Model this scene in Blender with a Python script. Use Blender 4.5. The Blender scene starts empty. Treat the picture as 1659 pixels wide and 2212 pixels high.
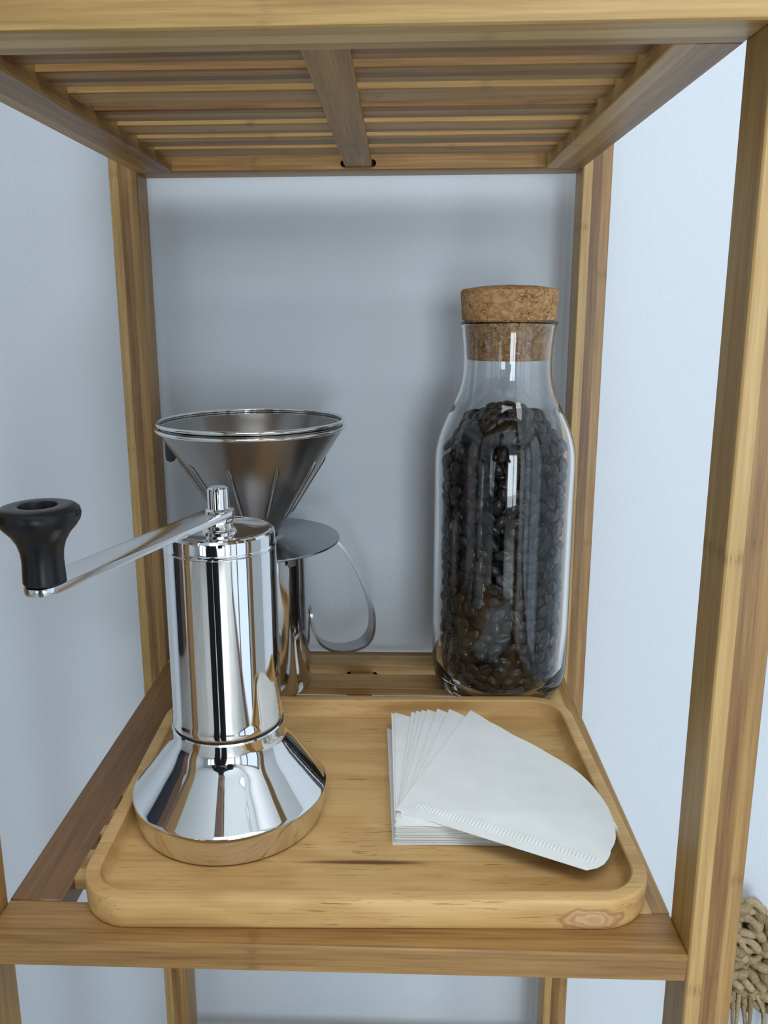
import bpy, bmesh, math, random
from mathutils import Vector, Matrix

# ------------------------------------------------------------------ camera
scene = bpy.context.scene
C = scene.collection
cam_data = bpy.data.cameras.new('camera')
cam = bpy.data.objects.new('camera', cam_data)
C.objects.link(cam)
IMG_W, IMG_H = 1659.0, 2212.0
FPX = 1775.13
yaw, pitch, roll = math.radians(2.1822), math.radians(-12.492), math.radians(-0.2952)
fw = Vector((-math.sin(yaw) * math.cos(pitch), math.cos(yaw) * math.cos(pitch), math.sin(pitch)))
rt = Vector((math.cos(yaw), math.sin(yaw), 0.0))
up = rt.cross(fw)
rt2 = math.cos(roll) * rt + math.sin(roll) * up
up2 = -math.sin(roll) * rt + math.cos(roll) * up
m = Matrix((rt2, up2, -fw)).transposed().to_4x4()
m.translation = Vector((0.1787, -0.2977, 0.2638))
cam.matrix_world = m
cam_data.sensor_fit = 'VERTICAL'
cam_data.sensor_height = 24.0
cam_data.lens = 24.0 * FPX / IMG_H
cam_data.shift_x = 32.64 / IMG_H
cam_data.shift_y = -42.64 / IMG_H
cam_data.clip_start = 0.01
scene.camera = cam

# ------------------------------------------------------------------ world, lights, exposure
scene.view_settings.view_transform = 'Standard'
scene.view_settings.look = 'None'
scene.view_settings.gamma = 1.0
scene.view_settings.use_curve_mapping = False
scene.view_settings.exposure = -0.24
scene.cycles.max_bounces = 10
scene.cycles.diffuse_bounces = 3
scene.cycles.glossy_bounces = 5
scene.cycles.transmission_bounces = 10
world = bpy.data.worlds.new('sky')
scene.world = world
world.use_nodes = True
wbg = world.node_tree.nodes['Background']
wbg.inputs[0].default_value = (0.62, 0.78, 1.0, 1)
wbg.inputs[1].default_value = 1.0


def area(name, loc, rot, sx, sy, power, col):
    l = bpy.data.lights.new(name, 'AREA')
    l.shape = 'RECTANGLE'
    l.size, l.size_y, l.energy, l.color = sx, sy, power, col
    o = bpy.data.objects.new(name, l)
    o.location, o.rotation_euler = loc, rot
    C.objects.link(o)
    return o


R90 = math.pi / 2
# daylight standing in the three window openings of the room (see below)
area('window_light', (1.32, -1.15, 0.15), (0, R90, 0), 1.6, 1.4, 4, (0.78, 0.91, 1.0))
area('window_light', (0.70, -3.07, 0.15), (R90, 0, 0), 1.1, 1.6, 66, (0.80, 0.92, 1.0))
area('window_light', (-1.25, -3.07, 0.15), (R90, 0, 0), 0.9, 1.6, 6, (0.80, 0.92, 1.0))
area('added_overhead_light', (0.45, -0.95, 1.66), (0, 0, 0), 1.3, 0.8, 23, (0.95, 0.97, 1.0))  # overhead light added to brighten the tray, not the wall behind it

# ------------------------------------------------------------------ helpers
random.seed(11)


def link(o, parent=None):
    C.objects.link(o)
    if parent is not None:
        o.parent = parent
    return o


def finish(name, bm, mat, parent=None, smooth=None, loc=None, recalc=True):
    if recalc:
        bmesh.ops.recalc_face_normals(bm, faces=bm.faces[:])
    me = bpy.data.meshes.new(name)
    bm.to_mesh(me)
    bm.free()
    if mat is not None:
        me.materials.append(mat)
    if smooth is not None:
        me.polygons.foreach_set('use_smooth', [True] * len(me.polygons))
        me.set_sharp_from_angle(angle=math.radians(smooth))
    o = bpy.data.objects.new(name, me)
    link(o, parent)
    if loc is not None:
        o.location = loc
    return o


def empty(name, loc, rz=0.0):
    o = bpy.data.objects.new(name, None)
    o.empty_display_size = 0.03
    o.location = loc
    o.rotation_euler = (0, 0, rz)
    return link(o)


def tag(o, label, cat, group=None):
    o['label'] = label
    o['category'] = cat
    if group:
        o['group'] = group
    return o


def struct(o):
    o['kind'] = 'structure'
    return o


def box(name, lo, hi, mat, parent=None, bevel=0.0, origin=(0, 0, 0), seg=1):
    """box between two world corners; the mesh is centred on its own origin"""
    c = [(a + b) / 2 for a, b in zip(lo, hi)]
    bm = bmesh.new()
    bmesh.ops.create_cube(bm, size=1.0)
    for v in bm.verts:
        v.co = Vector([v.co[i] * (hi[i] - lo[i]) for i in range(3)])
    if bevel > 0:
        bmesh.ops.bevel(bm, geom=bm.edges[:], offset=bevel, segments=seg, affect='EDGES', profile=0.5)
    return finish(name, bm, mat, parent, 40, [c[i] - origin[i] for i in range(3)])


def lathe_bm(prof, seg=96, bm=None, cx=0.0, cy=0.0, close=False):
    """profile of (r, z); r == 0 makes a pole"""
    bm = bm or bmesh.new()
    rings = []
    for r, z in prof:
        if r <= 1e-7:
            rings.append([bm.verts.new((cx, cy, z))])
        else:
            rings.append([bm.verts.new((cx + r * math.cos(2 * math.pi * k / seg), cy + r * math.sin(2 * math.pi * k / seg), z)) for k in range(seg)])
    n = len(rings)
    for i in range(n if close else n - 1):
        a, b = rings[i], rings[(i + 1) % n]
        for k in range(seg):
            k2 = (k + 1) % seg
            if len(a) == 1 and len(b) == 1:
                continue
            if len(a) == 1:
                bm.faces.new((a[0], b[k], b[k2]))
            elif len(b) == 1:
                bm.faces.new((a[k], a[k2], b[0]))
            else:
                bm.faces.new((a[k], a[k2], b[k2], b[k]))
    return bm


def arc(cx, cz, r, a0, a1, n=6):
    return [(cx + r * math.cos(math.radians(a0 + (a1 - a0) * i / n)), cz + r * math.sin(math.radians(a0 + (a1 - a0) * i / n))) for i in range(n + 1)]


def catmull(pts, n=6):
    pts = [Vector(p) for p in pts]
    out = []
    P = [pts[0] * 2 - pts[1]] + pts + [pts[-1] * 2 - pts[-2]]
    for i in range(1, len(P) - 2):
        p0, p1, p2, p3 = P[i - 1:i + 3]
        for k in range(n):
            t = k / n
            out.append(0.5 * ((2 * p1) + (p2 - p0) * t + (2 * p0 - 5 * p1 + 4 * p2 - p3) * t * t + (3 * p1 - p0 - 3 * p2 + p3) * t ** 3))
    out.append(pts[-1])
    return out


def tube_bm(pts, rad, seg=10, bm=None, closed=False):
    """round tube through points; rad a number or list"""
    bm = bm or bmesh.new()
    pts = [Vector(p) for p in pts]
    n = len(pts)
    prev = None
    rings = []
    for i in range(n):
        if closed:
            t = (pts[(i + 1) % n] - pts[i - 1]).normalized()
        else:
            t = (pts[min(i + 1, n - 1)] - pts[max(i - 1, 0)]).normalized()
        if prev is None:
            a = Vector((0, 0, 1)) if abs(t.z) < 0.9 else Vector((1, 0, 0))
            u = t.cross(a).normalized()
        else:
            u = (prev - t * prev.dot(t)).normalized()
        prev = u
        w = t.cross(u)
        r = rad[i] if isinstance(rad, (list, tuple)) else rad
        rings.append([bm.verts.new(pts[i] + r * (math.cos(2 * math.pi * k / seg) * u + math.sin(2 * math.pi * k / seg) * w)) for k in range(seg)])
    for i in range(n if closed else n - 1):
        a, b = rings[i], rings[(i + 1) % n]
        for k in range(seg):
            bm.faces.new((a[k], a[(k + 1) % seg], b[(k + 1) % seg], b[k]))
    if not closed:
        bm.faces.new(rings[0][::-1])
        bm.faces.new(rings[-1])
    return bm


def rounded_rect(w, d, r, n=8):
    pts = []
    for cx, cy, a0 in ((w / 2 - r, d / 2 - r, 0), (-w / 2 + r, d / 2 - r, 90), (-w / 2 + r, -d / 2 + r, 180), (w / 2 - r, -d / 2 + r, 270)):
        for i in range(n + 1):
            a = math.radians(a0 + 90 * i / n)
            pts.append((cx + r * math.cos(a), cy + r * math.sin(a)))
    return pts


# ------------------------------------------------------------------ materials
class NT:
    def __init__(self, name):
        self.mat = bpy.data.materials.new(name)
        self.mat.use_nodes = True
        self.t = self.mat.node_tree
        self.p = self.t.nodes['Principled BSDF']

    def n(self, kind, **kw):
        nd = self.t.nodes.new(kind)
        for k, v in kw.items():
            setattr(nd, k, v)
        return nd

    def l(self, a, b):
        self.t.links.new(a, b)

    def val(self, sock, v):
        if hasattr(v, 'is_output') or hasattr(v, 'links'):
            self.l(v, sock)
        else:
            sock.default_value = v

    def math(self, op, a, b=None, c=None, clamp=False):
        nd = self.n('ShaderNodeMath', operation=op, use_clamp=clamp)
        self.val(nd.inputs[0], a)
        if b is not None:
            self.val(nd.inputs[1], b)
        if c is not None:
            self.val(nd.inputs[2], c)
        return nd.outputs[0]

    def vmath(self, op, a, b):
        nd = self.n('ShaderNodeVectorMath', operation=op)
        self.val(nd.inputs[0], a)
        self.val(nd.inputs[1], b)
        return nd.outputs[0]

    def noise(self, vec, scale, detail=2.0, rough=0.5, dist=0.0):
        nd = self.n('ShaderNodeTexNoise')
        self.l(vec, nd.inputs['Vector'])
        nd.inputs['Scale'].default_value = scale
        nd.inputs['Detail'].default_value = detail
        nd.inputs['Roughness'].default_value = rough
        nd.inputs['Distortion'].default_value = dist
        return nd.outputs[0]

    def ramp(self, fac, stops):
        nd = self.n('ShaderNodeValToRGB')
        self.l(fac, nd.inputs[0])
        e = nd.color_ramp.elements
        while len(e) < len(stops):
            e.new(0.5)
        for el, (p, c) in zip(e, stops):
            el.position = p
            el.color = (*c, 1) if len(c) == 3 else c
        return nd.outputs[0]

    def mix(self, fac, a, b, blend='MIX'):
        nd = self.n('ShaderNodeMix', data_type='RGBA', blend_type=blend)
        self.val(nd.inputs[0], fac)
        for s, v in ((nd.inputs[6], a), (nd.inputs[7], b)):
            if isinstance(v, tuple):
                s.default_value = (*v, 1) if len(v) == 3 else v
            else:
                self.l(v, s)
        return nd.outputs[2]

    def smooth(self, v, a, b):
        nd = self.n('ShaderNodeMapRange', interpolation_type='SMOOTHSTEP')
        self.l(v, nd.inputs[0])
        nd.inputs[1].default_value, nd.inputs[2].default_value = a, b
        return nd.outputs[0]

    def bump(self, h, strength, dist):
        nd = self.n('ShaderNodeBump')
        self.l(h, nd.inputs['Height'])
        nd.inputs['Strength'].default_value = strength
        nd.inputs['Distance'].default_value = dist
        self.l(nd.outputs[0], self.p.inputs['Normal'])


def plain(name, col, rough=0.5, metal=0.0, spec=0.5):
    a = NT(name)
    a.p.inputs['Base Color'].default_value = (*col, 1)
    a.p.inputs['Roughness'].default_value = rough
    a.p.inputs['Metallic'].default_value = metal
    a.p.inputs['Specular IOR Level'].default_value = spec
    return a


def bamboo(name, grain, lam, lam_w, cols, rough=0.42, fixed=None):
    """laminated bamboo: grain axis, lamination axis, strip width"""
    a = NT(name)
    tc = a.n('ShaderNodeTexCoord').outputs['Object']
    rnd = a.n('ShaderNodeObjectInfo').outputs['Random']
    off = a.n('ShaderNodeCombineXYZ')
    for i in range(3):
        a.l(a.math('MULTIPLY', rnd, 7.3 + 3.1 * i), off.inputs[i])
    co = a.vmath('ADD', tc, off.outputs[0])
    sep = a.n('ShaderNodeSeparateXYZ')
    a.l(tc, sep.inputs[0])
    # strips
    cell = a.math('FLOOR', a.math('ADD', a.math('DIVIDE', sep.outputs[lam], lam_w), 100.5))
    wn = a.n('ShaderNodeTexWhiteNoise', noise_dimensions='2D')
    cv = a.n('ShaderNodeCombineXYZ')
    a.l(cell, cv.inputs[0])
    a.l(a.math('MULTIPLY', rnd, 91.7), cv.inputs[1])
    a.l(cv.outputs[0], wn.inputs[0])
    tone = wn.outputs[0]
    if fixed:
        lo = a.math('LESS_THAN', cell, 99.5)
        hi = a.math('GREATER_THAN', cell, 100.5)
        tone = a.math('ADD', a.math('MULTIPLY', lo, fixed[0] - fixed[1]), fixed[1])
        tone = a.math('ADD', tone, a.math('MULTIPLY', hi, fixed[2] - fixed[1]))
        tone = a.math('ADD', tone, a.math('MULTIPLY', a.math('SUBTRACT', wn.outputs[0], 0.5), 0.22))
    s1 = [170.0] * 3
    s1[grain] = 5.0
    st = a.noise(a.vmath('MULTIPLY', co, tuple(s1)), 4.0, 4.0, 0.6)
    s2 = [45.0] * 3
    s2[grain] = 2.2
    br = a.noise(a.vmath('MULTIPLY', co, tuple(s2)), 3.0, 3.0, 0.55, 0.4)
    s3 = [600.0] * 3
    s3[grain] = 30.0
    fine = a.noise(a.vmath('MULTIPLY', co, tuple(s3)), 3.0, 2.0, 0.5)
    # bamboo nodes: short dark cross marks at irregular places of each strip
    u = a.math('ADD', a.math('DIVIDE', sep.outputs[grain], 0.19), a.math('MULTIPLY', tone, 7.0))
    u = a.math('ADD', u, a.math('MULTIPLY', rnd, 3.0))
    fr = a.math('ABSOLUTE', a.math('SUBTRACT', a.math('FRACT', u), 0.5))
    node = a.math('SUBTRACT', 1.0, a.smooth(fr, 0.0, 0.024))
    node = a.math('MULTIPLY', node, a.smooth(fine, 0.40, 0.62))
    f = a.math('MULTIPLY', st, 0.55)
    f = a.math('ADD', f, a.math('MULTIPLY', br, 0.55))
    f = a.math('ADD', f, a.math('MULTIPLY', a.math('SUBTRACT', tone, 0.5), 0.46))
    col = a.ramp(f, [(0.22, cols[0]), (0.55, cols[1]), (0.90, cols[2])])
    col = a.mix(a.math('MULTIPLY', node, 0.55), col, cols[0])
    dk = a.math('MULTIPLY', a.smooth(fine, 0.62, 0.8), 0.28)
    col = a.mix(dk, col, cols[0])
    a.l(col, a.p.inputs['Base Color'])
    a.p.inputs['Roughness'].default_value = rough
    a.p.inputs['Specular IOR Level'].default_value = 0.5
    a.bump(a.math('ADD', st, a.math('MULTIPLY', fine, 0.4)), 0.14, 0.0008)
    return a.mat


BAM = ((0.160, 0.070, 0.019), (0.37, 0.204, 0.064), (0.59, 0.38, 0.140))
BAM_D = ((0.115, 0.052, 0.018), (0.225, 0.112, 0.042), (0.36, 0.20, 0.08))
M = {}
M['post'] = bamboo('bamboo_post', 2, 0, 0.0066, BAM, fixed=(0.85, 0.12, 0.45))
M['rail_x'] = bamboo('bamboo_rail', 0, 1, 0.0085, BAM)
M['rail_y'] = bamboo('bamboo_side_rail', 1, 0, 0.0085, BAM)
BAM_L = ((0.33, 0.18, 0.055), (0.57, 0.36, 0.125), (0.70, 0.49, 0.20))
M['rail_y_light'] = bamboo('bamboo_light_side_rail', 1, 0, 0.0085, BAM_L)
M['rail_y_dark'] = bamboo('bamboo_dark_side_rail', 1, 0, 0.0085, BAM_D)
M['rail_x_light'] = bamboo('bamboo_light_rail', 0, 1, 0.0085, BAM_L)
M['slat'] = bamboo('bamboo_slat', 0, 1, 0.0075, BAM, 0.5)
M['slat_y'] = bamboo('bamboo_cross_bar', 1, 0, 0.02, BAM, 0.5)


def wall_mat():
    a = NT('white_paint')
    tc = a.n('ShaderNodeTexCoord').outputs['Object']
    h = a.noise(tc, 260.0, 3.0, 0.55)
    h2 = a.noise(tc, 60.0, 2.0, 0.5)
    a.p.inputs['Base Color'].default_value = (0.69, 0.735, 0.78, 1)
    a.p.inputs['Roughness'].default_value = 0.6
    a.p.inputs['Specular IOR Level'].default_value = 0.3
    a.bump(a.math('ADD', h, a.math('MULTIPLY', h2, 0.6)), 0.22, 0.0014)
    return a.mat


M['wall'] = wall_mat()
M['wall_room'] = plain('greige_paint', (0.62, 0.64, 0.66), 0.7).mat
M['ceil'] = plain('ceiling_paint', (0.86, 0.88, 0.88), 0.8).mat


def floor_mat():
    a = NT('floor_tile')
    tc = a.n('ShaderNodeTexCoord').outputs['Object']
    f = a.noise(tc, 6.0, 4.0)
    a.l(a.ramp(f, [(0.3, (0.46, 0.43, 0.39)), (0.7, (0.58, 0.55, 0.51))]), a.p.inputs['Base Color'])
    a.p.inputs['Roughness'].default_value = 0.4
    return a.mat


M['floor'] = floor_mat()
M['door'] = plain('dark_door_paint', (0.012, 0.013, 0.022), 0.5).mat
M['frame'] = plain('brown_window_frame', (0.16, 0.075, 0.04), 0.5).mat


def tray_mat():
    """pale hardwood with growth rings, pores, a knot and a dark streak"""
    a = NT('pale_tray_wood')
    tc = a.n('ShaderNodeTexCoord').outputs['Object']
    sep = a.n('ShaderNodeSeparateXYZ')
    a.l(tc, sep.inputs[0])
    # knot low on the front face near the right corner
    kd = a.vmath('SUBTRACT', tc, (0.098, -0.0965, 0.0058))
    kd = a.vmath('MULTIPLY', kd, (0.36, 0.5, 1.0))
    kl = a.n('ShaderNodeVectorMath', operation='LENGTH')
    a.l(kd, kl.inputs[0])
    kn = a.noise(tc, 150.0, 2.0, 0.5)
    kr = a.math('ADD', kl.outputs['Value'], a.math('MULTIPLY', a.math('SUBTRACT', kn, 0.5), 0.0046))
    kmask = a.math('SUBTRACT', 1.0, a.smooth(kr, 0.0048, 0.0060))
    # rings, bent by slow noise
    warp = a.noise(a.vmath('MULTIPLY', tc, (6.0, 22.0, 22.0)), 1.0, 3.0, 0.55, 0.3)
    wv = a.math('ADD', a.math('MULTIPLY', sep.outputs[1], 60.0), a.math('MULTIPLY', sep.outputs[2], 90.0))
    wv = a.math('ADD', wv, a.math('MULTIPLY', warp, 9.0))
    ring = a.math('SINE', a.math('MULTIPLY', wv, 3.2))
    st = a.noise(a.vmath('MULTIPLY', tc, (14.0, 420.0, 420.0)), 1.6, 4.0, 0.6)
    f = a.math('ADD', a.math('MULTIPLY', ring, 0.06), a.math('MULTIPLY', st, 0.34))
    f = a.math('ADD', f, a.math('MULTIPLY', warp, 0.42))
    col = a.ramp(f, [(0.22, (0.48, 0.265, 0.088)), (0.50, (0.66, 0.425, 0.170)), (0.80, (0.79, 0.58, 0.290))])
    # pores: short dark dashes
    po = a.noise(a.vmath('MULTIPLY', tc, (40.0, 620.0, 620.0)), 1.6, 2.0, 0.5)
    pz = a.noise(a.vmath('MULTIPLY', tc, (9.0, 45.0, 45.0)), 1.5, 2.0, 0.5)
    pm = a.math('MULTIPLY', a.smooth(po, 0.62, 0.71), a.smooth(pz, 0.38, 0.62))
    col = a.mix(a.math('MULTIPLY', pm, 0.75), col, (0.17, 0.075, 0.028))
    kin = a.smooth(kr, 0.0, 0.0052)
    kcol = a.ramp(kin, [(0.0, (0.50, 0.31, 0.17)), (0.35, (0.60, 0.41, 0.24)), (0.62, (0.42, 0.22, 0.10)), (0.80, (0.60, 0.38, 0.19)), (1.0, (0.33, 0.16, 0.065))])
    col = a.mix(a.math('MULTIPLY', kmask, 0.8), col, kcol)
    # dark glue streak on the floor of the tray
    sd = a.vmath('SUBTRACT', tc, (0.0005, -0.0585, 0.006))
    sd = a.vmath('MULTIPLY', sd, (0.055, 1.0, 0.5))
    sl = a.n('ShaderNodeVectorMath', operation='LENGTH')
    a.l(sd, sl.inputs[0])
    sv = a.math('ADD', sl.outputs['Value'], a.math('MULTIPLY', a.math('SUBTRACT', st, 0.5), 0.0022))
    smk = a.math('SUBTRACT', 1.0, a.smooth(sv, 0.0006, 0.0024))
    col = a.mix(a.math('MULTIPLY', smk, 0.85), col, (0.075, 0.022, 0.008))
    # thin joint line of the two glued boards
    jl = a.math('ABSOLUTE', a.math('ADD', sep.outputs[1], 0.0580))
    jm = a.math('SUBTRACT', 1.0, a.smooth(jl, 0.0001, 0.0005))
    col = a.mix(a.math('MULTIPLY', jm, 0.35), col, (0.2, 0.09, 0.03))
    a.l(col, a.p.inputs['Base Color'])
    a.p.inputs['Roughness'].default_value = 0.48
    a.p.inputs['Specular IOR Level'].default_value = 0.35
    a.bump(a.math('SUBTRACT', st, a.math('MULTIPLY', pm, 0.8)), 0.15, 0.0006)
    return a.mat


M['tray'] = tray_mat()


def metal(name, col, rough, brushed=None):
    a = NT(name)
    a.p.inputs['Base Color'].default_value = (*col, 1)
    a.p.inputs['Metallic'].default_value = 1.0
    tc = a.n('ShaderNodeTexCoord').outputs['Object']
    if brushed:
        s = a.noise(a.vmath('MULTIPLY', tc, brushed), 1.0, 3.0, 0.6)
        r = a.math('ADD', a.math('MULTIPLY', s, 0.06), rough - 0.03)
        a.l(r, a.p.inputs['Roughness'])
    else:
        s = a.noise(tc, 35.0, 3.0, 0.6)
        a.l(a.math('ADD', a.math('MULTIPLY', s, 0.03), max(rough - 0.015, 0.0)), a.p.inputs['Roughness'])
    return a.mat


M['chrome'] = metal('polished_steel', (0.80, 0.80, 0.79), 0.045)
M['pot'] = metal('shiny_pot_steel', (0.66, 0.66, 0.66), 0.07)
M['satin'] = metal('satin_steel', (0.33, 0.315, 0.30), 0.25, (8, 8, 60))
M['plate'] = metal('satin_plate_steel', (0.40, 0.41, 0.43), 0.22, (40, 40, 40))
M['arm'] = metal('brushed_arm_steel', (0.70, 0.70, 0.70), 0.16, (500, 60, 60))
M['strip'] = metal('handle_strip_steel', (0.42, 0.42, 0.43), 0.2)
M['black'] = plain('matt_black_plastic', (0.006, 0.006, 0.007), 0.32, 0, 0.4).mat
M['rubber'] = plain('black_gap', (0.01, 0.01, 0.01), 0.7).mat


def glass_mat():
    a = NT('clear_glass')
    a.p.inputs['Base Color'].default_value = (0.985, 0.995, 0.995, 1)
    a.p.inputs['Roughness'].default_value = 0.0
    a.p.inputs['IOR'].default_value = 1.47
    a.p.inputs['Transmission Weight'].default_value = 1.0
    return a.mat


M['glass'] = glass_mat()


def cork_mat():
    a = NT('cork')
    tc = a.n('ShaderNodeTexCoord').outputs['Object']
    w = a.n('ShaderNodeTexNoise')
    a.l(tc, w.inputs['Vector'])
    w.inputs['Scale'].default_value = 240.0
    wv = a.vmath('MULTIPLY', w.outputs['Color'], (0.004, 0.004, 0.004))
    co = a.vmath('ADD', tc, wv)
    v = a.n('ShaderNodeTexVoronoi', feature='F1')
    a.l(co, v.inputs['Vector'])
    v.inputs['Scale'].default_value = 450.0
    ve = a.n('ShaderNodeTexVoronoi', feature='DISTANCE_TO_EDGE')
    a.l(co, ve.inputs['Vector'])
    ve.inputs['Scale'].default_value = 450.0
    sc = a.n('ShaderNodeSeparateColor')
    a.l(v.outputs['Color'], sc.inputs[0])
    col = a.ramp(sc.outputs[0], [(0.0, (0.40, 0.20, 0.082)), (0.5, (0.52, 0.29, 0.125)), (1.0, (0.64, 0.39, 0.18))])
    fl = a.noise(tc, 900.0, 3.0, 0.6)
    col = a.mix(a.math('MULTIPLY', a.smooth(fl, 0.55, 0.75), 0.5), col, (0.25, 0.11, 0.045))
    ed = a.math('SUBTRACT', 1.0, a.smooth(ve.outputs['Distance'], 0.0, 0.09))
    pick = a.smooth(a.noise(tc, 150.0, 2.0), 0.48, 0.6)
    col = a.mix(a.math('MULTIPLY', a.math('MULTIPLY', ed, pick), 0.95), col, (0.07, 0.03, 0.015))
    a.l(col, a.p.inputs['Base Color'])
    a.p.inputs['Roughness'].default_value = 0.8
    a.p.inputs['Specular IOR Level'].default_value = 0.2
    a.bump(a.math('SUBTRACT', fl, ed), 0.35, 0.0006)
    return a.mat


M['cork'] = cork_mat()


def bean_mat():
    a = NT('dark_roast_bean')
    tc = a.n('ShaderNodeTexCoord').outputs['Object']
    rnd = a.n('ShaderNodeObjectInfo').outputs['Random']
    n1 = a.noise(tc, 500.0, 3.0)
    f = a.math('ADD', a.math('MULTIPLY', n1, 0.5), a.math('MULTIPLY', rnd, 0.5))
    a.l(a.ramp(f, [(0.2, (0.004, 0.003, 0.0027)), (0.8, (0.017, 0.011, 0.009))]), a.p.inputs['Base Color'])
    a.p.inputs['Roughness'].default_value = 0.30
    a.p.inputs['Specular IOR Level'].default_value = 0.35
    a.bump(n1, 0.12, 0.0004)
    return a.mat


M['bean'] = bean_mat()


def paper_mat():
    a = NT('white_filter_paper')
    tc = a.n('ShaderNodeTexCoord').outputs['Object']
    n1 = a.noise(tc, 900.0, 3.0, 0.6)
    n2 = a.noise(tc, 60.0, 2.0)
    a.l(a.ramp(n2, [(0.3, (0.80, 0.81, 0.77)), (0.7, (0.85, 0.86, 0.83))]), a.p.inputs['Base Color'])
    a.p.inputs['Roughness'].default_value = 0.9
    a.p.inputs['Specular IOR Level'].default_value = 0.1
    a.bump(n1, 0.12, 0.0003)
    return a.mat


M['paper'] = paper_mat()


def jute_mat():
    a = NT('jute_rope')
    tc = a.n('ShaderNodeTexCoord').outputs['Object']
    rnd = a.n('ShaderNodeObjectInfo').outputs['Random']
    n1 = a.noise(a.vmath('MULTIPLY', tc, (500.0, 500.0, 900.0)), 1.0, 3.0, 0.6)
    f = a.math('ADD', a.math('MULTIPLY', n1, 0.7), a.math('MULTIPLY', rnd, 0.3))
    a.l(a.ramp(f, [(0.25, (0.20, 0.135, 0.065)), (0.55, (0.40, 0.30, 0.17)), (0.85, (0.56, 0.46, 0.29))]), a.p.inputs['Base Color'])
    a.p.inputs['Roughness'].default_value = 0.9
    a.p.inputs['Specular IOR Level'].default_value = 0.1
    a.bump(n1, 0.6, 0.001)
    return a.mat


M['jute'] = jute_mat()

# ------------------------------------------------------------------ the room
WALL_Y = 0.335
FLOOR_Z = -0.80
CEIL_Z = 1.65
XL, XR, YF = -2.2, 1.35, -3.1


def wall_with_holes(name, axis, pos, thick, a0, a1, holes, mat):
    """wall in the plane axis = pos spanning a0..a1, with window openings (lo, hi, z0, z1)"""
    bm = bmesh.new()
    cuts = sorted(set([a0, a1] + [h[0] for h in holes] + [h[1] for h in holes]))
    zc = sorted(set([FLOOR_Z, CEIL_Z] + [h[2] for h in holes] + [h[3] for h in holes]))
    for i in range(len(cuts) - 1):
        for j in range(len(zc) - 1):
            ma, mz = (cuts[i] + cuts[i + 1]) / 2, (zc[j] + zc[j + 1]) / 2
            if any(h[0] < ma < h[1] and h[2] < mz < h[3] for h in holes):
                continue
            lo = (pos, cuts[i], zc[j]) if axis == 0 else (cuts[i], pos, zc[j])
            hi = (pos + thick, cuts[i + 1], zc[j + 1]) if axis == 0 else (cuts[i + 1], pos + thick, zc[j + 1])
            r = bmesh.ops.create_cube(bm, size=1.0)
            for v in r['verts']:
                v.co = Vector([(lo[k] + hi[k]) / 2 + v.co[k] * (hi[k] - lo[k]) for k in range(3)])
    return struct(finish(name, bm, mat))


wb = box('wall_back', (XL, WALL_Y, FLOOR_Z), (XR, WALL_Y + 0.1, CEIL_Z), M['wall'])
struct(wb)
struct(box('floor', (XL - .1, YF - .1, FLOOR_Z - 0.1), (XR + .1, WALL_Y + 0.1, FLOOR_Z), M['floor']))
bm = bmesh.new()  # ceiling slabs around an opening left for the added overhead light
for lo, hi in (((XL - .1, YF - .1), (XR + .1, -1.40)), ((XL - .1, -0.50), (XR + .1, WALL_Y + .1)), ((XL - .1, -1.40), (-0.25, -0.50)), ((1.15, -1.40), (XR + .1, -0.50))):
    r = bmesh.ops.create_cube(bm, size=1.0)
    for v in r['verts']:
        v.co = Vector(((lo[0] + hi[0]) / 2 + v.co.x * (hi[0] - lo[0]), (lo[1] + hi[1]) / 2 + v.co.y * (hi[1] - lo[1]), CEIL_Z + 0.05 + v.co.z * 0.1))
struct(finish('ceiling', bm, M['ceil']))
WZ0, WZ1 = -0.65, 0.95
struct(box('wall_left', (XL - 0.1, YF, FLOOR_Z), (XL, WALL_Y, CEIL_Z), M['wall_room']))
wall_with_holes('wall_right', 0, XR, 0.1, YF, WALL_Y, [(-1.85, -0.45, WZ0, WZ1)], M['wall_room'])
wall_with_holes('wall_front', 1, YF - 0.1, 0.1, XL, XR, [(0.15, 1.25, WZ0, WZ1), (-1.7, -0.8, WZ0, WZ1)], M['wall_room'])


def window(name, axis, pos, a0, a1):
    bm = bmesh.new()
    t = 0.05
    rects = [(a0, a0 + t, WZ0, WZ1), (a1 - t, a1, WZ0, WZ1), (a0, a1, WZ0, WZ0 + t), (a0, a1, WZ1 - t, WZ1),
             ((a0 + a1) / 2 - t / 2, (a0 + a1) / 2 + t / 2, WZ0, WZ1)]
    for x0, x1, z0, z1 in rects:
        lo = (pos, x0, z0) if axis == 0 else (x0, pos, z0)
        hi = (pos + 0.04, x1, z1) if axis == 0 else (x1, pos + 0.04, z1)
        r = bmesh.ops.create_cube(bm, size=1.0)
        for v in r['verts']:
            v.co = Vector([(lo[k] + hi[k]) / 2 + v.co[k] * (hi[k] - lo[k]) for k in range(3)])
    return struct(finish(name, bm, M['frame']))


window('window_1', 0, XR - 0.075, -1.85, -0.45)
window('window_2', 1, YF + 0.04, 0.15, 1.25)
window('window_3', 1, YF + 0.04, -1.7, -0.8)
struct(box('door_1', (XL, -0.30, FLOOR_Z), (XL + 0.05, 0.30, 1.20), M['door'], bevel=0.004))
struct(box('trim_1', (XL, -0.72, FLOOR_Z), (XL + 0.06, -0.30, 1.26), M['frame'], bevel=0.004))

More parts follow.
